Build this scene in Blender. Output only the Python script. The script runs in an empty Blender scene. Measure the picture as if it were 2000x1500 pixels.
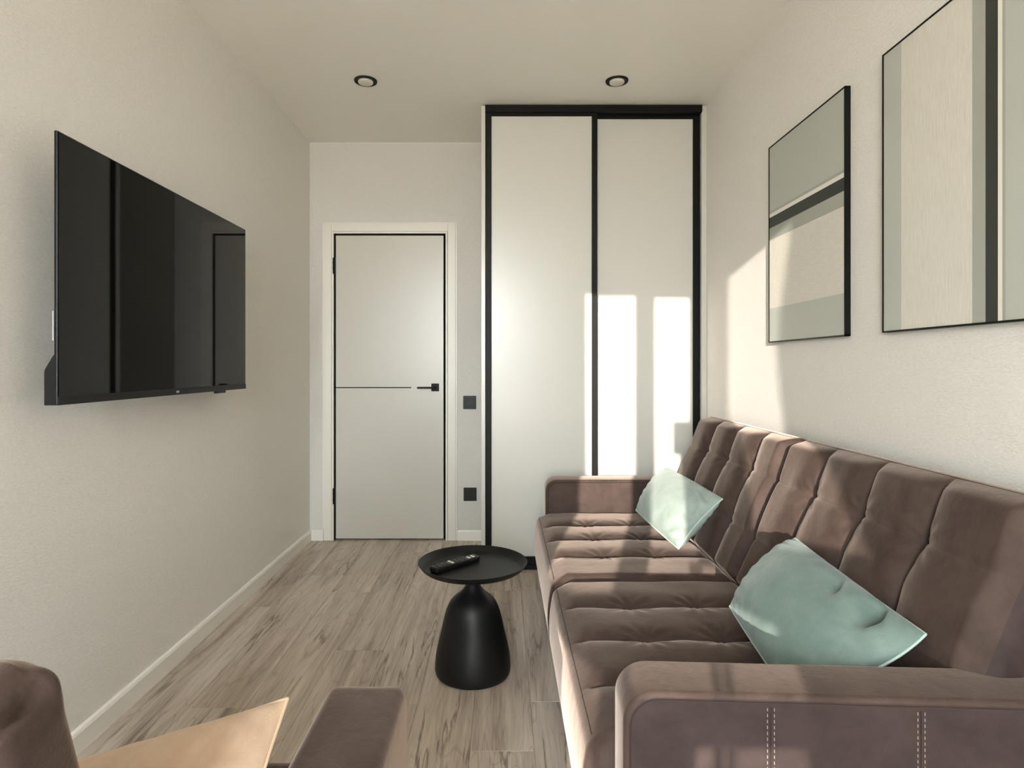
import bpy, bmesh, math, random
from mathutils import Vector, Matrix, noise
random.seed(7)
S = bpy.context.scene
C = S.collection

# ---------------------------------------------------------------- camera, world, sun, exposure
H = 2.59            # ceiling height
XL, XR = -1.253, 1.14
YB = 4.0            # wall with the door
YF = -2.20          # wall with the window (behind the camera)
CZ = 1.137
cam_d = bpy.data.cameras.new('camera')
cam = bpy.data.objects.new('camera', cam_d); C.objects.link(cam)
cam.location = (0, 0, CZ); cam.rotation_euler = (math.pi/2, 0, 0)
cam_d.sensor_width = 36.0; cam_d.lens = 1200/2000*36
cam_d.shift_x = 19/2000; cam_d.shift_y = -36/2000
cam_d.clip_start = 0.02
S.camera = cam
S.view_settings.view_transform = 'Standard'; S.view_settings.look = 'None'
S.view_settings.gamma = 1.0; S.view_settings.use_curve_mapping = False
S.view_settings.exposure = 0.98
S.cycles.max_bounces = 10; S.cycles.diffuse_bounces = 8; S.cycles.glossy_bounces = 4
S.cycles.transparent_max_bounces = 12; S.cycles.caustics_reflective = False; S.cycles.caustics_refractive = False
S.cycles.use_denoising = True; S.cycles.sample_clamp_indirect = 6.0

W = bpy.data.worlds.new('world'); S.world = W; W.use_nodes = True
nt = W.node_tree; bg = nt.nodes['Background']
SKY_STRENGTH = 38.0
tc = nt.nodes.new('ShaderNodeTexCoord'); sp = nt.nodes.new('ShaderNodeSeparateXYZ')
rp = nt.nodes.new('ShaderNodeValToRGB')
rp.color_ramp.elements[0].position = 0.46; rp.color_ramp.elements[0].color = (0.38, 0.36, 0.32, 1)
rp.color_ramp.elements[1].position = 0.54; rp.color_ramp.elements[1].color = (0.885, 0.955, 1.0, 1)
e = rp.color_ramp.elements.new(1.0); e.color = (0.76, 0.88, 1.0, 1)
mp = nt.nodes.new('ShaderNodeMapRange'); mp.inputs[1].default_value = -1; mp.inputs[2].default_value = 1
nt.links.new(tc.outputs['Generated'], sp.inputs[0]); nt.links.new(sp.outputs[2], mp.inputs[0])
nt.links.new(mp.outputs[0], rp.inputs[0]); nt.links.new(rp.outputs[0], bg.inputs[0])
bg.inputs[1].default_value = SKY_STRENGTH

SUN_S, SUN_M = 0.27, 0.165     # sideways and downward drift per metre into the room
sd = bpy.data.lights.new('sun', 'SUN'); sun = bpy.data.objects.new('sun', sd); C.objects.link(sun)
sun.rotation_euler = Vector((SUN_S, 1.0, -SUN_M)).to_track_quat('-Z', 'Y').to_euler()
sun.location = (-1.5, -4, 2.6)
sd.energy = 5.2; sd.angle = math.radians(0.32); sd.color = (1.0, 0.91, 0.81)
pd = bpy.data.lights.new('window_portal', 'AREA'); po = bpy.data.objects.new('window_portal', pd); C.objects.link(po)
pd.shape = 'RECTANGLE'; pd.size = 1.80; pd.size_y = 2.46; pd.cycles.is_portal = True
po.location = (-0.30, YF-0.16, 1.28); po.rotation_euler = (math.radians(90), 0, 0)   # faces +Y into the room
po.rotation_euler = Vector((0, 1, 0)).to_track_quat('-Z', 'Z').to_euler()

# ---------------------------------------------------------------- material helpers
def mat(name, col, rough=0.5, spec=0.5, sheen=0.0, sheen_rough=0.4, metal=0.0, coat=0.0):
    m = bpy.data.materials.new(name); m.use_nodes = True
    b = m.node_tree.nodes['Principled BSDF']
    b.inputs['Base Color'].default_value = (*col, 1)
    b.inputs['Roughness'].default_value = rough
    b.inputs['Specular IOR Level'].default_value = spec
    b.inputs['Sheen Weight'].default_value = sheen
    b.inputs['Sheen Roughness'].default_value = sheen_rough
    b.inputs['Metallic'].default_value = metal
    b.inputs['Coat Weight'].default_value = coat
    return m
def N(m, t, **k):
    n = m.node_tree.nodes.new(t)
    for a, v in k.items(): setattr(n, a, v)
    return n
def L(m, a, b): m.node_tree.links.new(a, b)
def bsdf(m): return m.node_tree.nodes['Principled BSDF']
def coords(m, scale=(1, 1, 1), kind='pos', offset_random=False):
    if kind == 'pos':
        src = N(m, 'ShaderNodeNewGeometry').outputs['Position']
    else:
        src = N(m, 'ShaderNodeTexCoord').outputs['Object']
    if offset_random:
        oi = N(m, 'ShaderNodeObjectInfo')
        ml = N(m, 'ShaderNodeMath', operation='MULTIPLY'); ml.inputs[1].default_value = 37.0
        L(m, oi.outputs['Random'], ml.inputs[0])
        cb = N(m, 'ShaderNodeCombineXYZ')
        for i in range(3): L(m, ml.outputs[0], cb.inputs[i])
        ad = N(m, 'ShaderNodeVectorMath', operation='ADD')
        L(m, src, ad.inputs[0]); L(m, cb.outputs[0], ad.inputs[1]); src = ad.outputs[0]
    mp = N(m, 'ShaderNodeMapping'); mp.inputs['Scale'].default_value = scale
    L(m, src, mp.inputs['Vector']); return mp.outputs[0]
def noise_tex(m, vec, scale, detail=4, rough=0.55, dist=0.0):
    n = N(m, 'ShaderNodeTexNoise'); n.inputs['Scale'].default_value = scale
    n.inputs['Detail'].default_value = detail; n.inputs['Roughness'].default_value = rough
    n.inputs['Distortion'].default_value = dist
    L(m, vec, n.inputs['Vector']); return n.outputs['Fac']
def ramp(m, fac, stops):
    r = N(m, 'ShaderNodeValToRGB'); el = r.color_ramp.elements
    el[0].position = stops[0][0]; el[0].color = (*stops[0][1], 1)
    el[1].position = stops[-1][0]; el[1].color = (*stops[-1][1], 1)
    for p, c in stops[1:-1]:
        x = el.new(p); x.color = (*c, 1)
    L(m, fac, r.inputs[0]); return r.outputs[0]
def bump(m, h, strength, dist=0.01, prev=None):
    b = N(m, 'ShaderNodeBump'); b.inputs['Strength'].default_value = strength; b.inputs['Distance'].default_value = dist
    L(m, h, b.inputs['Height'])
    if prev is not None: L(m, prev, b.inputs['Normal'])
    return b.outputs[0]
def mixc(m, fac, a, b, mode='MIX'):
    x = N(m, 'ShaderNodeMix', data_type='RGBA', blend_type=mode)
    for s, v in ((0, fac), (6, a), (7, b)):
        if hasattr(v, 'links') or isinstance(v, bpy.types.NodeSocket): L(m, v, x.inputs[s])
        else: x.inputs[s].default_value = v if s == 0 else (*v, 1)
    return x.outputs[2]
def g(v): return tuple(((c/255+0.055)/1.055)**2.4 if c > 10 else c/255/12.92 for c in v)

# wallpaper: fine woven relief, different axes for side walls and end walls
def wallpaper(name, sc, k=1.0):
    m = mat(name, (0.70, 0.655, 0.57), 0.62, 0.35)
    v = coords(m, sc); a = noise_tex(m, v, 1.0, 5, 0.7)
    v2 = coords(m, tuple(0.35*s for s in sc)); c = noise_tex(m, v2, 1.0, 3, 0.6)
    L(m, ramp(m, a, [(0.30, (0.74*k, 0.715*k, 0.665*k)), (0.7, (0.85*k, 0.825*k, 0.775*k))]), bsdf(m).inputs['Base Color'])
    n1 = bump(m, a, 0.85, 0.0040); n2 = bump(m, c, 0.35, 0.004, n1)
    L(m, n2, bsdf(m).inputs['Normal']); return m
M_wall_side = wallpaper('wallpaper_side', (150, 75, 260))
M_wall_end = wallpaper('wallpaper_end', (75, 150, 260), .78)  # same wallpaper, darkened in colour to offset the frontal window light
M_ceiling = mat('satin_ceiling', (0.78, 0.755, 0.695), 0.38, 0.45)
M_white = mat('white_trim', (0.68, 0.655, 0.595), 0.38, 0.5)
M_base = mat('white_baseboard', (0.80, 0.775, 0.72), 0.45, 0.4)
M_doorw = mat('white_door_lacquer', (0.50, 0.48, 0.43), 0.30, 0.5)
M_ward = mat('white_wardrobe_panel', (0.52, 0.51, 0.465), 0.27, 0.55)
M_black = mat('matt_black_metal', (0.0055, 0.0053, 0.005), 0.45, 0.12)
M_gap = mat('dark_gap', (0.006, 0.006, 0.006), 0.9, 0.1)
M_bplastic = mat('black_plastic', (0.008, 0.008, 0.008), 0.45, 0.25)
M_screen = mat('dark_screen_glass', (0.002, 0.002, 0.002), 0.03, 0.27)
M_tv = mat('tv_casing', (0.006, 0.006, 0.006), 0.4, 0.25)
M_silver = mat('silver_plastic', (0.45, 0.45, 0.43), 0.35, 0.5)
M_tag = mat('pale_label', (0.3, 0.31, 0.31), 0.5, 0.3)
M_pvc = mat('white_window_plastic', (0.8, 0.8, 0.78), 0.35, 0.5)
M_table = mat('black_powder_coat', (0.005, 0.005, 0.005), 0.42, 0.24)
M_floorbase = mat('floor_underlay', (0.05, 0.04, 0.03), 0.9, 0.1)
M_lens = mat('lamp_diffuser', (0.62, 0.59, 0.52), 0.4, 0.5)
M_lining = mat('charcoal_lining_cloth', (0.020, 0.018, 0.016), 0.9, 0.2)

def velvet(name, dark, mid, light, sheen, rough, kind='pos', wr=0.25, sheen_col=(1, .9, .82), blot=5.0, sr=0.45):
    m = mat(name, mid, rough, 0.20, sheen, sr)
    bsdf(m).inputs['Sheen Tint'].default_value = (*sheen_col, 1)
    v = coords(m, (1, 1, 1), kind)
    a = noise_tex(m, v, blot, 5, 0.6, 0.6)
    c = noise_tex(m, v, 22.0, 5, 0.65, 0.4)
    f = noise_tex(m, v, 420.0, 2, 0.6)
    base = ramp(m, a, [(0.30, dark), (0.5, mid), (0.72, light)])
    col = mixc(m, 0.30, base, ramp(m, c, [(0.35, dark), (0.65, light)]))
    L(m, col, bsdf(m).inputs['Base Color'])
    n1 = bump(m, f, 0.25, 0.0015); n2 = bump(m, c, wr, 0.006, n1)
    L(m, n2, bsdf(m).inputs['Normal']); return m
M_sofa = velvet('brown_velvet', (0.029, 0.0175, 0.0140), (0.047, 0.0300, 0.0240), (0.070, 0.0465, 0.0375), 0.50, 0.7, sheen_col=(1, .80, .68), sr=0.34)
M_sofa_shade = velvet('brown_velvet_shaded', (0.019, 0.0120, 0.0112), (0.032, 0.0205, 0.019), (0.048, 0.032, 0.029), 0.35, 0.7, sheen_col=(1, .80, .72), sr=0.3, wr=.15)  # darker copy of the velvet: shade put into the colour of window-facing faces
M_seam = mat('brown_seam_cord', (0.030, 0.020, 0.016), 0.8, 0.1, 0.1)
M_mint = velvet('mint_satin', (0.22, 0.275, 0.245), (0.28, 0.34, 0.305), (0.35, 0.41, 0.37), 0.25, 0.42, 'obj', 0.35, (0.9, 1, 1))
M_teal = velvet('teal_satin', (0.10, 0.150, 0.135), (0.135, 0.19, 0.168), (0.18, 0.24, 0.21), 0.25, 0.42, 'obj', 0.35, (0.9, 1, 1))
M_tan = velvet('tan_velvet', (0.44, 0.31, 0.22), (0.52, 0.385, 0.285), (0.60, 0.46, 0.35), 0.3, 0.6, 'obj', 0.3)
M_mintcord = mat('mint_piping', (0.46, 0.56, 0.48), 0.5, 0.3)
M_tealcord = mat('teal_piping', (0.36, 0.46, 0.42), 0.5, 0.3)
M_tancord = mat('tan_piping', (0.56, 0.43, 0.31), 0.5, 0.3)
M_thread = mat('pale_thread', (0.26, 0.21, 0.18), 0.6, 0.3)

# laminate planks
M_plank = mat('grey_oak_laminate', (0.25, 0.21, 0.17), 0.42, 0.40)
def _plank(m):
    warp = noise_tex(m, coords(m, (1.6, 1.1, 1), 'pos', True), 1.6, 3, 0.5)
    vb = coords(m, (11.0, 0.8, 1), 'pos', True)
    a = noise_tex(m, vb, 1.0, 4, 0.6, 1.1)
    vf = coords(m, (120.0, 4.0, 1), 'pos', True)
    f = noise_tex(m, vf, 1.0, 4, 0.65, 0.6)
    base = ramp(m, a, [(0.28, (0.24, 0.188, 0.150)), (0.42, (0.42, 0.350, 0.290)), (0.58, (0.56, 0.485, 0.412)), (0.78, (0.66, 0.585, 0.510))])
    col = mixc(m, 0.40, base, ramp(m, f, [(0.28, (0.45, 0.42, 0.40)), (0.62, (1.12, 1.12, 1.12))]), 'MULTIPLY')
    # cathedral rings and dark drying cracks
    vr = coords(m, (9.0, 1.25, 1), 'pos', True)
    r = noise_tex(m, vr, 1.0, 2, 0.45, 0.5)
    ri = N(m, 'ShaderNodeMath', operation='SINE'); mu = N(m, 'ShaderNodeMath', operation='MULTIPLY'); mu.inputs[1].default_value = 70
    L(m, r, mu.inputs[0]); L(m, mu.outputs[0], ri.inputs[0])
    col = mixc(m, 0.28, col, ramp(m, ri.outputs[0], [(0.0, (1, 1, 1)), (0.8, (1, 1, 1)), (1.0, (0.45, 0.40, 0.36))]), 'MULTIPLY')
    vc = coords(m, (13.0, 0.75, 1), 'pos', True)
    c = noise_tex(m, vc, 0.9, 6, 0.55, 0.25)
    sb = N(m, 'ShaderNodeMath', operation='SUBTRACT'); sb.inputs[1].default_value = 0.5; L(m, c, sb.inputs[0])
    ab = N(m, 'ShaderNodeMath', operation='ABSOLUTE'); L(m, sb.outputs[0], ab.inputs[0])
    crack = ramp(m, ab.outputs[0], [(0.0, (1, 1, 1)), (0.008, (.55, .55, .55)), (0.018, (0, 0, 0))])
    msk = ramp(m, noise_tex(m, coords(m, (5, 1.6, 1), 'pos', True), 1.0, 2, 0.5), [(0.50, (0, 0, 0)), (0.60, (.85, .85, .85))])
    cm = mixc(m, 1.0, crack, msk, 'MULTIPLY')
    col2 = mixc(m, cm, col, (0.12, 0.088, 0.066))
    oi = N(m, 'ShaderNodeObjectInfo')
    hv = N(m, 'ShaderNodeHueSaturation'); mr = N(m, 'ShaderNodeMapRange')
    mr.inputs[3].default_value = 0.94; mr.inputs[4].default_value = 1.06
    L(m, oi.outputs['Random'], mr.inputs[0]); L(m, mr.outputs[0], hv.inputs['Value']); L(m, col2, hv.inputs['Color'])
    L(m, hv.outputs[0], bsdf(m).inputs['Base Color'])
    L(m, bump(m, f, 0.18, 0.002), bsdf(m).inputs['Normal'])
_plank(M_plank)

# ---------------------------------------------------------------- mesh helpers
def obj(name, bm, m, parent=None, smooth=False, recalc=True):
    if recalc: bmesh.ops.recalc_face_normals(bm, faces=bm.faces[:])
    me = bpy.data.meshes.new(name); bm.to_mesh(me); bm.free()
    ms = m if isinstance(m, (list, tuple)) else [m]
    for x in ms: me.materials.append(x)
    if smooth:
        for p in me.polygons: p.use_smooth = True
    o = bpy.data.objects.new(name, me); C.objects.link(o)
    if parent is not None:
        o.parent = parent
        o.matrix_parent_inverse = PW[parent.name].inverted() if parent.name in PW else Matrix.Identity(4)
    return o
PW = {}      # world matrices of the empties (children are modelled in world coordinates)
def thing(name, label=None, cat=None, loc=(0, 0, 0), group=None, kind=None):
    o = bpy.data.objects.new(name, None); C.objects.link(o); o.location = loc
    o.empty_display_size = 0.1
    PW[o.name] = Matrix.Translation(loc)
    return tag(o, label, cat, group, kind)
def tag(o, label=None, cat=None, group=None, kind=None):
    for k, v in (('label', label), ('category', cat), ('group', group), ('kind', kind)):
        if v: o[k] = v
    return o
def box(bm, x0, x1, y0, y1, z0, z1, bev=0.0, seg=2, mi=0):
    r = bmesh.ops.create_cube(bm, size=1.0)
    vs = r['verts']
    for v in vs:
        v.co = Vector((x0+(v.co.x+.5)*(x1-x0), y0+(v.co.y+.5)*(y1-y0), z0+(v.co.z+.5)*(z1-z0)))
    fs = set(f for v in vs for f in v.link_faces)
    for f in fs: f.material_index = mi
    if bev > 0:
        es = list(set(e for v in vs for e in v.link_edges))
        bmesh.ops.bevel(bm, geom=es, offset=bev, segments=seg, affect='EDGES', profile=0.5)
    return vs
def boxes(*bs, bev=0.0, seg=2):
    bm = bmesh.new()
    for b in bs: box(bm, *b, bev=bev, seg=seg)
    return bm
def prism(pts, axis, a0, a1, bev=0.0, seg=3):
    """extrude a closed 2-D outline (u,w) along an axis: 'y' -> (x,z), 'x' -> (y,z), 'z' -> (x,y)"""
    bm = bmesh.new()
    def P(u, w, a):
        return {'y': (u, a, w), 'x': (a, u, w), 'z': (u, w, a)}[axis]
    A = [bm.verts.new(P(u, w, a0)) for u, w in pts]; B = [bm.verts.new(P(u, w, a1)) for u, w in pts]
    bm.faces.new(A); bm.faces.new(B[::-1]); n = len(pts)
    for i in range(n): bm.faces.new((A[i], A[(i+1) % n], B[(i+1) % n], B[i]))
    if bev > 0:
        cap = [e for e in bm.edges if (e.verts[0] in A and e.verts[1] in A) or (e.verts[0] in B and e.verts[1] in B)]
        bmesh.ops.bevel(bm, geom=cap, offset=bev, segments=seg, affect='EDGES', profile=0.5)
    return bm
def round_rect(u0, u1, w0, w1, rs, n=8):
    """rs = radii of corners (u0w0, u1w0, u1w1, u0w1)"""
    out = []
    for (cu, cw, r, a0) in ((u0, w0, rs[0], math.pi), (u1, w0, rs[1], 1.5*math.pi), (u1, w1, rs[2], 0), (u0, w1, rs[3], .5*math.pi)):
        ox = cu + (r if cu == u0 else -r); ow = cw + (r if cw == w0 else -r)
        if r <= 0: out.append((cu, cw)); continue
        for i in range(n+1):
            a = a0 + .5*math.pi*i/n
            out.append((ox+r*math.cos(a), ow+r*math.sin(a)))
    return out
def lathe(prof, cx, cy, n=64):
    bm = bmesh.new(); rings = []
    for r, z in prof:
        if r < 1e-6: rings.append([bm.verts.new((cx, cy, z))])
        else: rings.append([bm.verts.new((cx+r*math.cos(2*math.pi*i/n), cy+r*math.sin(2*math.pi*i/n), z)) for i in range(n)])
    for a, b in zip(rings, rings[1:]):
        for i in range(n):
            j = (i+1) % n
            if len(a) == 1 and len(b) == 1: continue
            if len(a) == 1: bm.faces.new((a[0], b[i], b[j]))
            elif len(b) == 1: bm.faces.new((a[i], a[j], b[0]))
            else: bm.faces.new((a[i], a[j], b[j], b[i]))
    return bm
def tube(bm, pts, r, n=6, closed=False):
    pts = [Vector(p) for p in pts]; rings = []; m = len(pts)
    up = None
    for i, p in enumerate(pts):
        a = pts[(i-1) % m] if (closed or i > 0) else p
        b = pts[(i+1) % m] if (closed or i < m-1) else p
        t = (b-a).normalized()
        if up is None:
            up = Vector((0, 0, 1)) if abs(t.z) < 0.9 else Vector((1, 0, 0))
        s = t.cross(up)
        if s.length < 1e-4: s = t.cross(Vector((1, 0, 0)))
        s.normalize(); up = s.cross(t).normalized()
        rings.append([bm.verts.new(p + s*(r*math.cos(2*math.pi*k/n)) + up*(r*math.sin(2*math.pi*k/n))) for k in range(n)])
    for i in range(m if closed else m-1):
        A, B = rings[i], rings[(i+1) % m]
        for k in range(n): bm.faces.new((A[k], A[(k+1) % n], B[(k+1) % n], B[k]))
    if not closed:
        bm.faces.new(rings[0][::-1]); bm.faces.new(rings[-1])
def soft_slab(u0, u1, w0, w1, rs, axis, a0, a1, bev, nb=6, n=10):
    bm = bmesh.new(); rings = []
    st = [(bev*(1-math.cos(math.pi/2*i/nb)), bev*(1-math.sin(math.pi/2*i/nb))) for i in range(nb+1)]
    seq = [(a0+d, i) for d, i in st] + [(a1-d, i) for d, i in reversed(st)]
    for a, ins in seq:
        pts = round_rect(u0+ins, u1-ins, w0+ins, w1-ins, [max(.004, q-ins*.6) for q in rs], n)
        rings.append([bm.verts.new({'y': (u, a, w), 'x': (a, u, w)}[axis]) for u, w in pts])
    m = len(rings[0])
    for A, B in zip(rings, rings[1:]):
        for i in range(m): bm.faces.new((A[i], A[(i+1) % m], B[(i+1) % m], B[i]))
    bm.faces.new(rings[0]); bm.faces.new(rings[-1][::-1])
    return bm
def shade_faces(o, test):
    o.data.materials.append(M_sofa_shade)
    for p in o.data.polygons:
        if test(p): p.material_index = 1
def smooth_by_angle(o, deg=35):
    me = o.data
    for p in me.polygons: p.use_smooth = True
    me.set_sharp_from_angle(angle=math.radians(deg))
    return o

# ---------------------------------------------------------------- the setting
def struct(name, bm, m, parent=None):
    o = obj(name, bm, m, parent)
    if parent is None: o['kind'] = 'structure'
    return o
struct('wall_left', boxes((XL-.12, XL, YF-.2, YB+.12, -.02, H)), M_wall_side)
struct('wall_right', boxes((XR, XR+.12, YF-.2, YB+.12, -.02, H)), M_wall_side)
struct('ceiling', boxes((XL-.12, XR+.12, YF-.2, YB+.12, H, H+.1)), M_ceiling)
# end wall with the doorway cut out
DX0, DX1, DZ1 = -1.095, -0.368, 1.995
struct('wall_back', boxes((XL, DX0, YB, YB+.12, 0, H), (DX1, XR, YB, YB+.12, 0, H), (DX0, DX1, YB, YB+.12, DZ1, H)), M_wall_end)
# window wall behind the camera
WX0, WX1, WZ0, WZ1 = -1.19, 0.60, 0.06, 2.50
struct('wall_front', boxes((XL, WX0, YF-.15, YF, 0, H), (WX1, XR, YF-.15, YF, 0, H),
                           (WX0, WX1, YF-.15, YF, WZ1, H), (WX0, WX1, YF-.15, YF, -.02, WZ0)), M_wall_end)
# floor: base + planks one by one
fl = struct('floor', boxes((XL, XR, YF, YB+.12, -.06, -.009)), M_floorbase)
PWID, PLEN = 0.19, 1.292
known = {0: 1.812, -3: 2.454, -4: 3.08}
k = -7
while True:
    x0 = -0.095 + k*PWID
    if x0 >= XR: break
    x1 = x0 + PWID
    jy = known.get(k, 0.35 + (k*0.437) % PLEN)
    y = jy - PLEN*math.ceil((jy-YF)/PLEN)
    while y < YB:
        a0, a1, b0, b1 = max(x0, XL), min(x1, XR), max(y, YF), min(y+PLEN, YB+.1)
        y += PLEN
        if a1-a0 < .01 or b1-b0 < .01: continue
        c, gp = 0.0010, 0.0003
        bm = bmesh.new()
        lv = []
        for ins, z in ((gp, -.009), (gp, -c), (gp+c, 0.0)):
            lv.append([bm.verts.new(p) for p in ((a0+ins, b0+ins, z), (a1-ins, b0+ins, z), (a1-ins, b1-ins, z), (a0+ins, b1-ins, z))])
        bm.faces.new(lv[2])
        for A, B in zip(lv, lv[1:]):
            for i in range(4): bm.faces.new((A[i], A[(i+1) % 4], B[(i+1) % 4], B[i]))
        obj('plank', bm, M_plank, fl, recalc=False)
    k += 1
# baseboards
def baseprof(x, sgn):   # profile in (x,z)
    return [(x, 0), (x+sgn*.014, 0), (x+sgn*.014, .058), (x+sgn*.010, .067), (x+sgn*.004, .070), (x, .070)]
struct('baseboard_left', prism(baseprof(XL, 1), 'y', YF, YB), M_base)
struct('baseboard_right', prism(baseprof(XR, -1), 'y', YF, 3.43), M_base)
struct('baseboard_back', prism([(YB, 0), (YB-.014, 0), (YB-.014, .058), (YB-.010, .067), (YB-.004, .070), (YB, .070)], 'x', -0.292, -0.118), M_base)
pl = struct('baseboard_corner', boxes((XL+.014, -1.161, YB-.016, YB, 0, .074), bev=.002), M_white)

# door
dr = thing('door_1', loc=(-.73, YB, 0), kind='structure')
bm = boxes((DX0+.012, DX1-.014, YB-.004, YB+.036, .012, DZ1-.012), bev=.0015)
obj('door_leaf', bm, M_doorw, dr)
obj('gap_shadow_panel', boxes((DX0, DX1, YB+.037, YB+.045, .0, DZ1)), M_gap, dr)
# casing: outer flat board with a raised inner bead
def casing(w_in, w_out, y, name):
    b = boxes((DX0-w_out, DX0-w_in, y, YB, 0, DZ1+w_out), (DX1+w_in, DX1+w_out, y, YB, 0, DZ1+w_out),
              (DX0-w_in, DX1+w_in, y, YB, DZ1+w_in, DZ1+w_out))
    return b
bm = bmesh.new()
for (wi, wo, y) in ((0.014, 0.064, YB-.010), (0.064, 0.075, YB-.006)):
    for b in ((DX0-wo, DX0-wi, y, YB, 0, DZ1+wo), (DX1+wi, DX1+wo, y, YB, 0, DZ1+wo), (DX0-wi, DX1+wi, y, YB, DZ1+wi, DZ1+wo)):
        box(bm, *b, bev=.0015)
obj('casing', bm, M_white, dr)
bm = bmesh.new()
for b in ((DX0-.012, DX0, YB-.013, YB+.04, 0, DZ1+.012), (DX1, DX1+.012, YB-.013, YB+.04, 0, DZ1+.012), (DX0, DX1, YB-.013, YB+.04, DZ1, DZ1+.012)):
    box(bm, *b, bev=.001)
obj('jamb', bm, M_white, dr)
obj('gasket', boxes((DX0, DX0+.005, YB+.003, YB+.04, 0, DZ1), (DX1-.007, DX1, YB+.003, YB+.04, 0, DZ1), (DX0, DX1, YB+.003, YB+.04, DZ1-.006, DZ1)), M_gap, dr)
tag(obj('inlay_strip', boxes((DX0+.012, -.592, YB-.0052, YB-.003, .990, .997)), M_black, dr), 'thin black inlay line')
for z in (1.733, .238):
    bm = bmesh.new()
    box(bm, DX0-.004, DX0+.012, YB-.022, YB-.006, z, z+.104, bev=.003)
    box(bm, DX0-.005, DX0+.013, YB-.023, YB-.005, z+.032, z+.035); box(bm, DX0-.005, DX0+.013, YB-.023, YB-.005, z+.069, z+.072)
    obj('hinge', bm, M_black, dr)
hd = obj('handle_rose', boxes((-.461, -.411, YB-.014, YB-.004, .970, 1.020), bev=.002), M_black, dr)
bm = bmesh.new()
box(bm, -.446, -.428, YB-.050, YB-.014, .987, 1.003, bev=.003); box(bm, -.548, -.428, YB-.060, YB-.046, .989, 1.000, bev=.003)
lv_ = obj('lever', bm, M_black, hd)

# window behind the camera (its bars throw the sun pattern)
wn = thing('window_1', loc=(-.07, YF, .06), kind='structure')
Y0, Y1 = YF-.11, YF-.06
bm = boxes((WX0, WX0+.06, Y0, Y1, WZ0, WZ1), (WX1-.06, WX1, Y0, Y1, WZ0, WZ1), (WX0, WX1, Y0, Y1, WZ1-.02, WZ1),
           (WX0, WX1, Y0, Y1, WZ0, WZ0+.06), bev=.004)
obj('outer_frame', bm, M_pvc, wn)
def bar(x0, x1, z0, z1, name='mullion', m=M_pvc, yo=0):
    y = YF-.085+yo; s = y+.45; dx, dz = SUN_S*s, -SUN_M*s
    obj(name, boxes((x0+dx, x1+dx, y-.02, y+.02, z0+dz, min(z1+dz, 2.52)), bev=.003), m, wn)
bar(-.305, -.199, .80, 2.22)
bar(-.275, -.076, .10, .72)
bar(0.0, .177, .845, 2.22)
bar(.133, .43, .10, .845)
bar(-.70, .43, .712, .796, 'transom')
bar(.177, .43, .845, .985, 'sash_rail')
bar(-.199, .43, 2.165, 2.22, 'sash_rail')
bar(-.036, -.027, .10, .85, 'glazing_bar'); bar(-.012, -.004, .10, .85, 'glazing_bar')
bar(-.09, 0, 1.283, 1.466, 'sun_block', M_bplastic, .03); bar(-.05, 0, .90, 1.283, 'sun_block_lower', M_bplastic, .03)  # unseen blocks added to cut a dark notch into the sun patch
mg = bpy.data.materials.new('window_glass'); mg.use_nodes = True; t = mg.node_tree; t.nodes.clear()
ou = t.nodes.new('ShaderNodeOutputMaterial'); mx = t.nodes.new('ShaderNodeMixShader'); tr = t.nodes.new('ShaderNodeBsdfTransparent'); gl = t.nodes.new('ShaderNodeBsdfGlossy'); fr = t.nodes.new('ShaderNodeFresnel')
gl.inputs['Roughness'].default_value = 0.02; fr.inputs[0].default_value = 1.45
t.links.new(fr.outputs[0], mx.inputs[0]); t.links.new(tr.outputs[0], mx.inputs[1]); t.links.new(gl.outputs[0], mx.inputs[2]); t.links.new(mx.outputs[0], ou.inputs[0])
obj('pane', boxes((WX0+.05, WX1-.05, YF-.125, YF-.121, WZ0+.05, WZ1-.02)), mg, wn)

# sheer curtains either side of the opening
ms = bpy.data.materials.new('sheer_curtain'); ms.use_nodes = True; t = ms.node_tree; t.nodes.clear()
ou = t.nodes.new('ShaderNodeOutputMaterial'); mx = t.nodes.new('ShaderNodeMixShader'); tr = t.nodes.new('ShaderNodeBsdfTranslucent'); df = t.nodes.new('ShaderNodeBsdfDiffuse')
tr.inputs[0].default_value = (.85, .83, .78, 1); df.inputs[0].default_value = (.8, .78, .73, 1); mx.inputs[0].default_value = .40
t.links.new(tr.outputs[0], mx.inputs[1]); t.links.new(df.outputs[0], mx.inputs[2]); t.links.new(mx.outputs[0], ou.inputs[0])
def curtain(name, outer, inner, label):
    """inner(z) = x of the free edge; gathered folds"""
    bm = bmesh.new(); nz, nx = 24, 90; rows = []
    for j in range(nz+1):
        z = .015 + (H-.05-.015)*j/nz; row = []
        for i in range(nx+1):
            u = i/nx; x = outer + (inner(z)-outer)*u
            row.append(bm.verts.new((x, YF+.060+.022*math.sin(u*55)+.006*math.sin(u*23+z), z)))
        rows.append(row)
    for a, b in zip(rows, rows[1:]):
        for i in range(nx): bm.faces.new((a[i], a[i+1], b[i+1], b[i]))
    o = obj(name, bm, ms, None, True)
    tag(o, label, 'curtain', 'sheer curtains at the window')
s_off = SUN_S*(YF+.06+.45)
curtain('sheer_curtain', XL+.03, lambda z: -.585+s_off, 'white sheer curtain hanging at the television side of the window')
def rin(z):
    zz = z+SUN_M*(YF+.06+.45)
    pts = [(-1, .37), (0, .37), (1.0, .372), (1.5, .33), (1.78, .319), (2.17, .352), (3, .36)]
    for (a, xa), (b, xb) in zip(pts, pts[1:]):
        if a <= zz <= b: return xa+(xb-xa)*(zz-a)/(b-a)+s_off
    return .36+s_off
curtain('sheer_curtain', XR-.03, rin, 'white sheer curtain hanging at the sofa side of the window')
ro = bmesh.new(); tube(ro, [(XL+.02, YF+.06, H-.03), (XR-.02, YF+.06, H-.03)], .012, 10)
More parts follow.
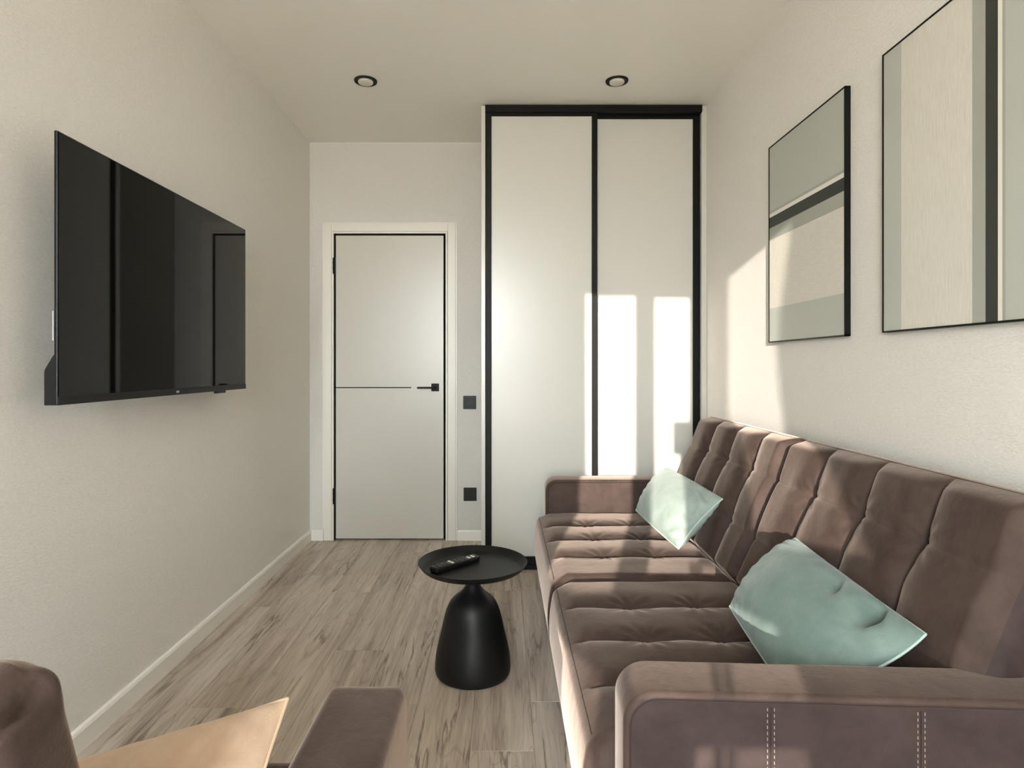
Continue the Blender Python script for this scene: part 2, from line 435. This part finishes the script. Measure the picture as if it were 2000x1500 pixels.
tag(obj('curtain_rail', ro, M_pvc, None, True), 'slim white curtain rail under the ceiling at the window', 'curtain rail')

# ---------------------------------------------------------------- wardrobe
YW = 3.43
wd = thing('sliding_wardrobe', 'tall white built-in wardrobe with two sliding doors in black frames', 'wardrobe', (.51, YW+.28, 0))
obj('side_panel', boxes((-.117, -.095, YW-.006, YB-.002, 0, H-.004), bev=.001), M_ward, wd)
obj('filler_strip', boxes((1.112, XR-.001, YW-.004, YW+.02, 0, H-.004)), M_ward, wd)
obj('top_track', boxes((-.095, 1.112, YW-.016, YW+.09, 2.548, H-.004), bev=.001), M_black, wd)
obj('bottom_track', boxes((-.095, 1.112, YW-.012, YW+.09, 0.001, .028), bev=.001), M_black, wd)
obj('inner_back', boxes((-.09, 1.11, YB-.02, YB-.004, .03, 2.54)), M_ward, wd)
def slider(x0, x1, sl, sr, y, zt):
    d = obj('sliding_door', boxes((x0+sl*.5, x1-sr*.5, y+.006, y+.014, .036, zt-.004)), M_ward, wd)
    z0, z1 = .030, zt
    bm = boxes((x0, x0+sl, y-.004, y+.026, z0, z1), bev=.002); obj('stile', bm, M_black, d)
    bm = boxes((x1-sr, x1, y-.004, y+.026, z0, z1), bev=.002); obj('stile', bm, M_black, d)
    obj('top_rail', boxes((x0+sl, x1-sr, y, y+.024, z1-.018, z1)), M_black, d)
    obj('bottom_rail', boxes((x0+sl, x1-sr, y, y+.024, z0, .071)), M_black, d)
slider(-.094, .531, .034, .031, YW, 2.548)
slider(.510, 1.112, .022, .036, YW+.036, 2.547)

# ---------------------------------------------------------------- ceiling downlights
for (x, y, lab) in ((-.697, 3.134, 'round recessed ceiling downlight with black rim, left one, towards the door'),
                    (.585, 3.134, 'round recessed ceiling downlight with black rim, right one, before the wardrobe'),
                    ):
    t = thing('ceiling_downlight', lab, 'ceiling light', (x, y, H), 'recessed ceiling downlights')
    bm = lathe([(.030, H-.002), (.042, H-.004), (.048, H-.007), (.0565, H-.006), (.058, H-.002), (.058, H-.0003)], x, y, 48)
    smooth_by_angle(obj('rim', bm, M_black, t))
    bm = lathe([(0, H-.0155), (.030, H-.0150), (.0365, H-.0125), (.0380, H-.009), (.0375, H-.003)], x, y, 40)
    smooth_by_angle(obj('diffuser', bm, M_lens, t))

# ---------------------------------------------------------------- switch and socket
sw = thing('light_switch', 'square black light switch on the wall between door and wardrobe', 'switch', (-.212, YB, .897))
cx, cz = -.212, .897
obj('plate', boxes((cx-.042, cx+.042, YB-.009, YB-.0005, cz-.043, cz+.043), bev=.002), M_bplastic, sw)
obj('rocker', boxes((cx-.028, cx+.028, YB-.0125, YB-.009, cz-.028, cz+.028), bev=.0015), M_bplastic, sw)
so = thing('wall_socket', 'square black wall socket low beside the wardrobe, below the switch', 'socket', (-.209, YB, .300))
cx, cz = -.209, .300
obj('plate', boxes((cx-.042, cx+.042, YB-.009, YB-.0005, cz-.043, cz+.043), bev=.002), M_bplastic, so)
bm = bmesh.new()
for i in range(32):
    pass
n = 32
ring = [(.0275, YB-.0090), (.0275, YB-.0115), (.0235, YB-.0115), (.0235, YB-.0092), (0, YB-.0092)]
rs = []
for r, y in ring:
    rs.append([bm.verts.new((cx+r*math.cos(2*math.pi*i/n), y, cz+r*math.sin(2*math.pi*i/n))) for i in range(n)] if r else [bm.verts.new((cx, y, cz))])
for a, b in zip(rs, rs[1:]):
    for i in range(n):
        j = (i+1) % n
        bm.faces.new((a[i], a[j], b[j], b[i]) if len(b) > 1 else (a[i], a[j], b[0]))
obj('socket_well', bm, M_bplastic, so)
for s in (-1, 1):
    obj('pin_hole', boxes((cx+s*.0095-.0025, cx+s*.0095+.0025, YB-.0096, YB-.0092, cz-.0025, cz+.0025)), M_gap, so)

# ---------------------------------------------------------------- television
TX = -1.125; TY0, TY1 = 1.555, 2.695; TZ0, TZ1 = 1.036, 1.733
tv = thing('television', 'large flat black television mounted on the left wall', 'television', (XL+.06, 2.12, TZ0))
obj('bezel', boxes((TX-.010, TX-.0012, TY0, TY1, TZ0, TZ1), bev=.002), M_tv, tv)
obj('screen', boxes((TX-.0012, TX, TY0+.004, TY1-.004, TZ0+.022, TZ1-.004)), M_screen, tv)
bm = prism([(TX-.010, TZ0), (TX-.010, TZ0+.130), (TX-.016, TZ0+.122), (TX-.034, TZ0+.092), (TX-.036, TZ0+.085), (TX-.036, TZ0)], 'y', TY0+.002, TY1-.002)
obj('rear_housing', bm, M_tv, tv)
obj('chin', boxes((TX-.0012, TX+.0012, TY0+.001, TY1-.001, TZ0, TZ0+.021), bev=.0005), M_tv, tv)
d0 = 2.124
obj('badge', boxes((TX+.0012, TX+.0020, 2.119, 2.136, TZ0+.007, TZ0+.014)), M_silver, tv)
obj('sensor_box', boxes((TX-.012, TX+.001, 2.42, 2.50, TZ0-.009, TZ0), bev=.002), M_bplastic, tv)
tag(obj('side_label', boxes((TX-.0145, TX-.0105, TY0+.0002, TY0+.004, 1.200, 1.276), bev=.0005), M_tag, tv), 'pale strip on the side edge')
bm = boxes((XL+.0005, XL+.012, 2.0, 2.26, 1.25, 1.55), (XL+.012, TX-.010, 2.09, 2.12, 1.36, 1.44), (XL+.012, TX-.010, 2.14, 2.17, 1.36, 1.44),
           (TX-.020, TX-.010, 1.95, 2.31, 1.28, 1.52))
obj('wall_bracket', bm, M_black, tv)

# ---------------------------------------------------------------- pictures
M_ink = mat('ink_black', g((52, 54, 49)), 0.5, 0.3)
M_grn = mat('print_grey_green', (0.42, 0.43, 0.385), 0.45, 0.4)
M_gr2 = mat('print_grey', (0.33, 0.335, 0.29), 0.45, 0.4)
M_wht = mat('print_white', (0.70, 0.68, 0.61), 0.5, 0.4)
def creamy(name, sc):
    m = mat(name, (0.63, 0.59, 0.50), 0.5, 0.4); a = noise_tex(m, coords(m, sc), 1.0, 4, 0.7)
    L(m, ramp(m, a, [(0.3, (0.56, 0.53, 0.465)), (0.7, (0.66, 0.635, 0.57))]), bsdf(m).inputs['Base Color'])
    L(m, bump(m, a, .4, .002), bsdf(m).inputs['Normal']); return m
M_crh = creamy('print_cream_horizontal', (1, 25, 330)); M_crv = creamy('print_cream_vertical', (1, 330, 18))
BANDS = [(0, .17, 'g'), (.17, .523, 'c'), (.523, .585, 'h'), (.585, .640, 'k'), (.640, .659, 'w'), (.659, .672, 'h'), (.672, 1.0, 'g')]
def picture(y0, y1, z0, z1, vertical, label):
    t = thing('framed_print', label, 'picture', (XR, (y0+y1)/2, z0), 'framed abstract prints')
    th = .020; xf = XR-th; fw = .0045
    bm = boxes((xf, XR-.0008, y0, y0+fw, z0, z1), (xf, XR-.0008, y1-fw, y1, z0, z1), (xf, XR-.0008, y0, y1, z0, z0+fw), (xf, XR-.0008, y0, y1, z1-fw, z1))
    obj('frame', bm, M_black, t)
    mats = {'g': M_grn, 'c': M_crv if vertical else M_crh, 'h': M_gr2, 'k': M_ink, 'w': M_wht}
    ml = [M_grn, mats['c'], M_gr2, M_ink, M_wht]; ix = {'g': 0, 'c': 1, 'h': 2, 'k': 3, 'w': 4}
    bm = bmesh.new(); a0, a1, b0, b1 = y0+fw, y1-fw, z0+fw, z1-fw
    for f0, f1, c in BANDS:
        if vertical:       # bands counted from the far edge, 0.65 m pattern cut by the frame
            p1, p0 = a1-(f0*.65), a1-(f1*.65)
            if f0 == 0: p1 = a1; 
            if c == 'g' and f0 == 0: p0 = a1-.079
            if c == 'c': p1 = a1-.079
            p0 = max(p0, a0)
            if f1 == 1.0: p0 = a0
            if p1 <= p0: continue
            box(bm, xf+.0025, xf+.006, p0, p1, b0, b1, mi=ix[c])
        else:
            h = b1-b0
            box(bm, xf+.0025, xf+.006, a0, a1, b0+f0*h, b0+f1*h, mi=ix[c])
    obj('print', bm, ml, t)
    obj('backing', boxes((xf+.006, XR-.002, a0, a1, b0, b1)), M_lining, t)
picture(2.009, 2.585, 1.2335, 2.052, False, 'framed print with horizontal grey, cream and black bands above the sofa')
picture(1.235, 1.812, 1.2335, 2.052, True, 'framed print with vertical cream, grey and black bands, nearer the window')

# ---------------------------------------------------------------- side table and remote
tx, ty = -.109, 2.279
tb = thing('side_table', 'round black metal side table with tray top and bell-shaped base', 'side table', (tx, ty, 0))
prof = [(0, .001), (.126, .001), (.134, .004), (.1385, .012), (.140, .028), (.1375, .060), (.1335, .087), (.127, .118), (.1185, .152), (.1090, .195),
        (.1035, .217), (.096, .240), (.087, .259), (.0765, .273), (.0625, .286), (.050, .296), (.039, .307), (.031, .318), (.025, .328), (.021, .338), (.0185, .352), (.0178, .370), (.0178, .384), (0, .384)]
# smooth the profile
def cr(p, sub=4):
    out = []
    for i in range(len(p)-1):
        a, b = p[max(i-1, 0)], p[i]; c, d = p[i+1], p[min(i+2, len(p)-1)]
        for s in range(sub):
            t = s/sub
            out.append(tuple(.5*((2*b[k])+(-a[k]+c[k])*t+(2*a[k]-5*b[k]+4*c[k]-d[k])*t*t+(-a[k]+3*b[k]-3*c[k]+d[k])*t**3) for k in (0, 1)))
    out.append(p[-1]); return out
prof = [prof[0]] + cr(prof[1:-1]) + [prof[-1]]
smooth_by_angle(obj('base', lathe(prof, tx, ty, 96), M_table, tb), 50)
tp = [(0, .385), (.170, .385), (.180, .388), (.190, .395), (.2005, .410), (.2018, .4115), (.2010, .4128), (.1990, .4125), (.1965, .4105), (.187, .3985), (.180, .3915), (.174, .3895), (.170, .3890), (0, .3890)]
smooth_by_angle(obj('tray_top', lathe(tp, tx, ty, 96), M_table, tb), 40)
# remote control
p0, p1 = Vector((-.250, 2.215, 0)), Vector((-.098, 2.366, 0))
rd = (p1-p0).normalized(); rl = (p1-p0).length; ang = math.atan2(rd.y, rd.x); rc = (p0+p1)/2; RZ = .3893
rm = thing('remote_control', 'slim black television remote lying on the round tray table', 'remote control', (rc.x, rc.y, RZ))
Rm = Matrix.Translation((rc.x, rc.y, RZ)) @ Matrix.Rotation(ang, 4, 'Z')
def xf_obj(name, bm, m, par, M, **kw):
    bm.transform(M); return obj(name, bm, m, par, **kw)
bm = boxes((-rl/2, rl/2, -.0215, .0215, 0, .019), bev=.006, seg=4)
for v in bm.verts:      # waisted body
    w = 1-.12*math.cos(v.co.x/rl*math.pi)**2*0 - .10*max(0, v.co.x/rl)
    v.co.y *= w
    v.co.z *= 1-.12*math.cos(v.co.x/rl*2*math.pi)*.5
ob_ = xf_obj('remote_body', bm, mat('remote_gloss_black', (.006, .006, .006), .30, .35), rm, Rm, smooth=True)
M_key = mat('remote_key_grey', (.03, .03, .03), .4, .5); M_keyw = mat('remote_key_silver', (.62, .60, .55), .3, .5)
kb = []
for r in range(9):
    for c_ in (-1, 0, 1):
        x = -rl/2+.022+r*.0205; m_ = M_keyw if (r == 3 or (r in (7, 8) and c_ != 1)) else M_key
        bm = bmesh.new(); box(bm, x-.0045, x+.0045, c_*.0115-.0038, c_*.0115+.0038, .0170, .0228, bev=.001, seg=1)
        xf_obj('key', bm, m_, rm, Rm)

# ---------------------------------------------------------------- upholstery builders
def smoothstep(a, b, x):
    t = min(1, max(0, (x-a)/(b-a))); return t*t*(3-2*t)
def line_samples(Lc, r, T, n):
    """(pos, z) samples across a rounded box section: side, arc, top, arc, side"""
    out = []
    ns = max(3, int((T-r)/.02))
    for i in range(ns): out.append((0.0, (T-r)*i/ns))
    for i in range(7):
        a = math.pi/2*i/6
        out.append((r-r*math.cos(a), T-r+r*math.sin(a)))
    for i in range(1, n): out.append((r+(Lc-2*r)*i/n, T))
    for i in range(6, -1, -1):
        a = math.pi/2*i/6
        out.append((Lc-r+r*math.cos(a), T-r+r*math.sin(a)))
    for i in range(ns-1, -1, -1): out.append((Lc, (T-r)*i/ns))
    return out
def puff(Lc, D, T, r, hf, frame, step=.005, R=.0, bow=0.0, bowside=0.0, back=True):
    """rounded upholstered block: a along length, b along depth, c = thickness; hf(a,b) adds relief to the face"""
    A = line_samples(Lc, r, T, int((Lc-2*r)/step)); B = line_samples(D, r, T, int((D-2*r)/step))
    O, ea, eb, ec = frame
    bm = bmesh.new(); grid = []
    for a, za in A:
        row = []
        for b, zb in B:
            z = min(za, zb)
            top = smoothstep(T-r, T, z)
            aa, bb, zz = a, b, z
            if top > 0: zz += hf(a, b)*top
            k = math.sin(math.pi*min(1, z/T))
            if bow and b < .08: bb -= bow*k*(1-b/.08)*min(1, smoothstep(0, .05, a)*smoothstep(0, .05, Lc-a)*1.0+.3)
            if bowside:
                if a < .06: aa -= bowside*k*(1-a/.06)
                if a > Lc-.06: aa += bowside*k*(1-(Lc-a)/.06)
                if b > D-.06: bb += bowside*k*(1-(D-b)/.06)
            if R > 0:
                qa = R-a if a < R else (a-(Lc-R) if a > Lc-R else 0)
                qb = R-b if b < R else (b-(D-R) if b > D-R else 0)
                if qa > 0 and qb > 0:
                    m_ = max(qa, qb); l_ = math.hypot(qa, qb); s_ = m_/l_
                    ca = R if a < R else Lc-R; cb_ = R if b < R else D-R
                    aa = aa + (ca+(a-ca)*s_ - a); bb = bb + (cb_+(b-cb_)*s_ - b)
            row.append(bm.verts.new(O + ea*aa + eb*bb + ec*zz))
        grid.append(row)
    for i in range(len(grid)-1):
        for j in range(len(grid[0])-1):
            bm.faces.new((grid[i][j], grid[i+1][j], grid[i+1][j+1], grid[i][j+1]))
    bmesh.ops.remove_doubles(bm, verts=bm.verts[:], dist=.0004)
    if back:
        es = [e for e in bm.edges if e.is_boundary]
        try: bmesh.ops.holes_fill(bm, edges=es, sides=0)
        except Exception: pass
    return bm
def tufts(seams, rows, Lc, D, A, front=.05, edge=.03, seamw=2.6, hor=.35, dip=.016, crown=.006, seed=0, seam_min=.5):
    """pillow channels along b split at the seams (positions on a); buttons where the rows (positions on b) cross"""
    def hf(a, b):
        d = min(abs(a-s) for s in seams)
        db = min(abs(b-q) for q in rows)
        dep = seam_min + (1-seam_min)*math.exp(-(db/.07)**2)
        fade = smoothstep(front*.2, front*1.3, b)*smoothstep(.0, .05, D-b)
        # wander of the seam line between buttons
        ch = (1-min(1, d/.122))**seamw
        h = A*(1 - ch*dep)
        h -= A*hor*(.35*math.exp(-db/.006)+.65*math.exp(-db/.035))*(1-.55*math.exp(-d/.05))
        near = min(math.hypot(a-s, b-q) for s in seams for q in rows)
        h -= .0055*math.exp(-(d/.0055)**2)
        h -= dip*math.exp(-near/.022)
        # fine pulls radiating from the buttons
        if near < .13:
            s, q = min(((s, q) for s in seams for q in rows), key=lambda t: math.hypot(a-t[0], b-t[1]))
            th = math.atan2(b-q, a-s)
            h += .0016*math.sin(th*9+seed)*math.exp(-((near-.045)/.035)**2)
        h += .004*noise.noise(Vector((a*7+seed, b*7, seed*1.7)))
        e = min(a, Lc-a)
        return h*fade*smoothstep(0, .045, e) + crown*math.sin(math.pi*a/Lc)*math.sin(math.pi*b/D)
    return hf
def button(par, P, nrm, m=None):
    bm = bmesh.new()
    bmesh.ops.create_uvsphere(bm, u_segments=14, v_segments=8, radius=.010)
    q = nrm.to_track_quat('Z', 'Y').to_matrix().to_4x4()
    bm.transform(Matrix.Translation(P) @ q @ Matrix.Diagonal((1, 1, .45, 1)))
    obj('button', bm, m or M_sofa, par, True)

# ---------------------------------------------------------------- sofa
sf = thing('sofa', 'brown velvet tufted two-part sofa along the right wall', 'sofa', (.66, 2.2, 0))
X0s, ZB = .178, .105
YA, YM, YE = 1.236, 2.170, 3.153
VX, VY, VZ = Vector((1, 0, 0)), Vector((0, 1, 0)), Vector((0, 0, 1))
rows_seat = (.222, .430)
TS = .262
for (y0, y1, seams_abs, sd_) in ((YA, YM-.0015, (1.465, 1.700, 1.935), 1), (YM+.0015, YE, (2.44, 2.675, 2.91), 5)):
    Lc = y1-y0; seams = [s-y0 for s in seams_abs]
    hf = tufts(seams, rows_seat, Lc, .66, .021, front=.05, seed=sd_, hor=.04, dip=.006, seamw=3.2, seam_min=.74)
    bm = puff(Lc, .66, TS, .028, hf, (Vector((X0s, y0, ZB)), VY, VX, VZ), R=.045 if y0 == YA else .022, bow=.016)
    cu = obj('seat_cushion', bm, M_sofa, sf, True)
    # welt seam along the front top edge
    R_ = .05; pts = []
    zt = ZB+TS-.006
    if y0 == YA:
        pts += [(X0s+.20, y0+.010, zt), (X0s+.10, y0+.010, zt), (X0s+R_+.012, y0+.011, zt)]
        pts += [(X0s+.014+R_*(1-math.sin(a)), y0+.011+R_*(1-math.cos(a)), zt) for a in [i*math.pi/16 for i in range(1, 8)]]
    pts += [(X0s+.010, y0+.06+(Lc-.075)*i/20, zt) for i in range(21)]
    bm = bmesh.new(); tube(bm, pts, .0017, 6); obj('welt', bm, M_seam, cu, True)

TBk = .082; SL = math.hypot(.41, 1.0)
eb_ = Vector((.41, 0, 1))/SL; ec_ = Vector((-1, 0, .41))/SL
DB = .578
rows_back = ((.527-.35)*SL, (.727-.35)*SL)
for (y0, y1, seams_abs, sd_) in ((1.160, YM-.007, (1.425, 1.667, 1.921), 2), (YM+.007, YE-.002, (2.400, 2.650, 2.905), 9)):
    Lc = y1-y0; seams = [s-y0 for s in seams_abs]
    def mk(seams=seams, Lc=Lc, sd_=sd_):
        base = tufts(seams, rows_back, Lc, DB, .040, front=.03, seed=sd_, hor=.26, dip=.010, seamw=3.2, seam_min=.70, crown=.004)
        return base
    hf = mk()
    O = Vector((.83, y0, .35)) - ec_*(TBk) 
    bm = puff(Lc, DB, TBk, .030, hf, (O, VY, eb_, ec_), R=.035, bowside=.004)
    bc = obj('back_cushion', bm, M_sofa, sf, True); 
    if sd_ == 2: shade_faces(bc, lambda p, q=y0: p.center.y < q+.007)
    pts = []
    n_ = 30
    for i in range(n_+1):
        pts.append(O + VY*(.035+(Lc-.07)*i/n_) + eb_*(DB-.006) + ec_*(TBk-.010))
    e0 = O + VY*.008 + eb_*(DB-.035) + ec_*(TBk-.012)
    mid = O + VY*.016 + eb_*(DB-.014) + ec_*(TBk-.010)
    lo = [O + VY*.006 + eb_*(DB-.05-.4*i/10) + ec_*(TBk-.014) for i in range(10, -1, -1)]
    bm = bmesh.new(); tube(bm, lo+[e0, mid]+pts, .0016, 6); obj('welt', bm, M_seam, bc, True)

bm = prism([(.86, .08), (.905, .30), (1.105, .80), (1.118, .80), (1.118, .08)], 'y', 1.245, 3.17, bev=.008)
obj('back_frame', bm, M_lining, sf, True)
obj('seat_base', boxes((.26, 1.05, 1.20, 3.17, .085, .104), bev=.004), M_lining, sf)

def slab(bm, T): bm.transform(T); return bm
def sofa_arm(y0, y1, outer_sign, rot=0.0):
    """slab in the XZ plane, rounded front top corner, cord seams round both faces"""
    x0, x1, z0, z1 = .222, 1.098, .085, .549
    T = Matrix.Translation((x0, (y0+y1)/2, 0)) @ Matrix.Rotation(rot, 4, 'Z') @ Matrix.Translation((-x0, -(y0+y1)/2, 0))
    bm = soft_slab(x0, x1, z0, z1, (.012, .012, .03, .060), 'y', y0, y1, .012); bm.transform(T)
    a = smooth_by_angle(obj('armrest', bm, M_sofa, sf), 50); 
    if outer_sign < 0: shade_faces(a, lambda p: p.normal.y < -.93)
    for y, s in ((y0, -1), (y1, 1)):
        pts = [(u, y-s*.0005, w) for u, w in round_rect(x0+.013, x1-.013, z0+.013, z1-.013, (.006, .006, .02, .050), 8)]
        bm = bmesh.new(); tube(bm, pts, .0019, 6, closed=True); bm.transform(T)
        obj('welt', bm, M_seam, a, True)
    if outer_sign < 0:      # two double rows of pale stitches on the outer face
        for xs in (.476, .735):
            bm = bmesh.new()
            for dx in (0, .012):
                z = z1-.022
                while z > z0+.03:
                    box(bm, xs+dx-.0005, xs+dx+.0005, y0-.0016, y0+.001, z-.0055, z, bev=0); z -= .0105
            bm.transform(T)
            tag(obj('stitching', bm, M_thread, a), 'double row of pale stitches', kind='stuff')
            bm = bmesh.new(); tube(bm, [(xs+.006, y0-.0005, z1-.020), (xs+.006, y0-.0005, z0+.03)], .0016, 5); bm.transform(T)
            obj('seam', bm, M_seam, a, True)
    return a
sofa_arm(1.108, 1.236, -1, rot=math.radians(-3.0))
sofa_arm(3.156, 3.290, 1)
for (x, y) in ((.32, 1.19), (1.03, 1.19), (.32, 3.20), (1.03, 3.20), (.32, 2.18), (1.03, 2.18)):
    bm = lathe([(0, 0), (.020, 0), (.022, .004), (.026, .086), (0, .086)], x, y, 16)
    smooth_by_angle(obj('leg', bm, M_bplastic, sf))

# ---------------------------------------------------------------- armchair at the lower left
ac = thing('armchair', 'brown velvet armchair with flat armrests in the near left foreground', 'armchair', (-.6, .8, 0))
def chair_arm(x0, x1):
    y0, y1, z0, z1 = .40, 1.178, .085, .543
    bm = soft_slab(y0, y1, z0, z1, (.012, .012, .055, .03), 'x', x0, x1, .018)
    a = smooth_by_angle(obj('armrest', bm, M_sofa, ac), 50)
chair_arm(-.323, -.180); chair_arm(-1.005, -.862)
hf = tufts((.17, .35), (.25, .47), .53, .66, .018, seed=3, hor=.2)
hfr = lambda a, b: hf(a, .66-b)
bm = puff(.53, .66, .270, .03, hfr, (Vector((-.859, .53, .110)), VX, VY, VZ), R=.03, step=.009)
obj('seat_cushion', bm, M_sofa, ac, True)
eu = Vector((0, -.30, 1)).normalized(); en = Vector((0, 1, .30)).normalized()
TC = .085; DC = .53
top_front = Vector((-.372, .522, .896))
O = top_front - eu*DC - en*TC; O.x = -.859
Lc = .859-.375
hb = tufts((.12, .24, .36), (.20, .37), Lc, DC, .022, front=.03, seed=4)
bm = puff(Lc, DC, TC, .022, hb, (O, VX, eu, en), R=.034, step=.005, bowside=.006)
# gathered dent at the upper corner of the gusset
dent = Vector((-.376, .495, .876)); rear = Vector((-.374, .445, .862))
ax = rear-dent
for v in bm.verts:
    w = v.co-dent; d = w.length
    if d > .12: continue
    k = max(0, min(1, w.dot(ax)/ax.length_squared)); ds = (v.co-(dent+ax*k)).length
    inw = Vector((-.55, .0, -.80))
    v.co += inw*(.010*math.exp(-(ds/.0065)**2)) + inw*(.016*math.exp(-(d/.016)**2))
    v.co -= inw*(.004*math.sin(math.atan2(w.y, w.x)*4+1)*math.exp(-((d-.030)/.014)**2))
obj('back_cushion', bm, M_sofa, ac, True)
bm = bmesh.new()
out = [(u, w) for u, w in round_rect(-.845, -.398, 0, DC-.022, (.02, .02, .085, .085), 10)]
Mx = Matrix(((1, 0, 0, 0), (0, eu.y, en.y, 0), (0, eu.z, en.z, 0), (0, 0, 0, 1)))
bm = prism(out, 'z', -.045, 0.002, bev=.006)
OO = Vector((0, O.y, O.z)); bm.transform(Matrix.Translation(OO) @ Mx)
tag(smooth_by_angle(obj('back_panel', bm, M_lining, ac), 50), 'dark lining cloth panel')
obj('seat_base', boxes((-.86, -.325, .45, 1.15, .085, .109), bev=.003), M_lining, ac)
for (x, y) in ((-.25, .48), (-.25, 1.10), (-.93, .48), (-.93, 1.10)):
    bm = lathe([(0, 0), (.020, 0), (.022, .004), (.026, .086), (0, .086)], x, y, 16)
    smooth_by_angle(obj('leg', bm, M_bplastic, ac))

# ---------------------------------------------------------------- cushions
def pillow(name, label, corners, tf, tb_, m, mc, seed, flip=False, dents=(), pinch=(.05,.05,.05,.05), wr=.004, group=None, spill=0.0):
    """corners p00,p10,p11,p01 ; front side along (p10-p00)x(p01-p00)"""
    P = [Vector(c) for c in corners]
    ctr = sum(P, Vector())/4
    nr = (P[1]-P[0]).cross(P[3]-P[0]) + (P[3]-P[2]).cross(P[1]-P[2]); nr.normalize()
    if flip: nr = -nr
    n = 56; bm = bmesh.new()
    def base(u, v):
        U, V = 2*u-1, 2*v-1
        # edges curve inwards between the corners
        pu = pinch[1] if U > 0 else pinch[3]; pv = pinch[2] if V > 0 else pinch[0]
        uu = .5+.5*U*(1-pu*abs(U)*(1-V*V)); vv = .5+.5*V*(1-pv*abs(V)*(1-U*U))
        p = P[0]*(1-uu)*(1-vv)+P[1]*uu*(1-vv)+P[2]*uu*vv+P[3]*(1-uu)*vv
        return p
    def prof(u, v):
        U, V = abs(2*u-1), abs(2*v-1)
        return (max(0, 1-U**2.5)**.52)*(max(0, 1-V**2.5)**.52)
    G = {}
    for side in (0, 1):
        for i in range(n+1):
            for j in range(n+1):
                # denser sampling near the rim
                u = .5-.5*math.cos(math.pi*i/n); v = .5-.5*math.cos(math.pi*j/n)
                edge = i in (0, n) or j in (0, n)
                if side == 1 and edge: G[1, i, j] = G[0, i, j]; continue
                p = base(u, v); t = prof(u, v)
                U, V = 2*u-1, 2*v-1
                h = t*(tf if side == 0 else -tb_)
                if side == 0 or True:
                    rr = math.hypot(U, V); th = math.atan2(V, U)
                    fold = math.sin(8*U*V*3+seed+4*noise.noise(Vector((U*1.3, V*1.3, seed))))
                    w = smoothstep(.45, 1.15, rr)*(1-max(abs(U), abs(V))**8)
                    h += (wr*fold*w + .006*noise.noise(Vector((U*2.2+seed, V*2.2, seed)))*t)*(1 if side == 0 else -1)
                    if side == 0:
                        for (du, dv, rad, dep, asp, ang) in dents:
                            a_, b_ = u-du, v-dv
                            ca, sa = math.cos(ang), math.sin(ang)
                            x_, y_ = (a_*ca+b_*sa)/asp, (-a_*sa+b_*ca)
                            h -= dep*math.exp(-(x_*x_+y_*y_)/(rad*rad))*min(1, t*1.6)
                q = p + nr*h
                if side == 1 and spill: q += (P[0]-P[1]+P[3]-P[2]).normalized()*spill*min(1, t*1.3)*math.exp(-(u/.22)**2)
                G[side, i, j] = bm.verts.new(q - ctr)
    for side in (0, 1):
        for i in range(n):
            for j in range(n):
                f = [G[side, i, j], G[side, i+1, j], G[side, i+1, j+1], G[side, i, j+1]]
                bm.faces.new(f if side == 0 else f[::-1])
    o = obj(name, bm, m, None, True); o.location = ctr
    tag(o, label, 'cushion', group)
    loop = []
    for k in range(n): loop.append(base(.5-.5*math.cos(math.pi*k/n), 0))
    for k in range(n): loop.append(base(1, .5-.5*math.cos(math.pi*k/n)))
    for k in range(n): loop.append(base(.5+.5*math.cos(math.pi*k/n), 1))
    for k in range(n): loop.append(base(0, .5+.5*math.cos(math.pi*k/n)))
    bm = bmesh.new(); tube(bm, [p-ctr for p in loop], .0032, 6, closed=True)
    pp = obj('piping', bm, mc, None, True); pp.parent = o
    return o
# far mint cushion: p00 bottom, p10 left, p11 top, p01 right
pillow('throw_cushion', 'pale mint satin cushion leaning in the far corner of the sofa',
       [(.680, 2.37, .430), (.603, 2.77, .485), (.785, 2.93, .648), (.885, 2.470, .600)], .075, .055, M_mint, M_mintcord, 1.3,
       flip=True, dents=((.10, .55, .05, .02, 3, 1.3), (.12, .85, .05, .02, 2, .5)), pinch=(-.02, -.10, -.02, .08), spill=.03, wr=.004, group='satin cushions on the sofa')
pillow('throw_cushion', 'darker teal satin cushion behind the near armrest of the sofa',
       [(.615, 1.31, .430), (.630, 1.700, .470), (.868, 1.82, .625), (.872, 1.265, .584)], .080, .030, M_teal, M_tealcord, 4.1,
       flip=True, dents=((.17, .85, .040, .075, 3.5, 1.35), (.36, .80, .030, .025, 3.5, 1.1)), pinch=(-.02, -.10, .03, -.12), wr=.004, group='satin cushions on the sofa')
pillow('throw_cushion', 'tan velvet cushion standing on the armchair seat',
       [(-.705, .72, .440), (-.337, .74, .460), (-.330, .945, .625), (-.72, .92, .518)], .050, .04, M_tan, M_tancord, 2.2,
       flip=False, pinch=(.03,.03,.04,.02), wr=.003)
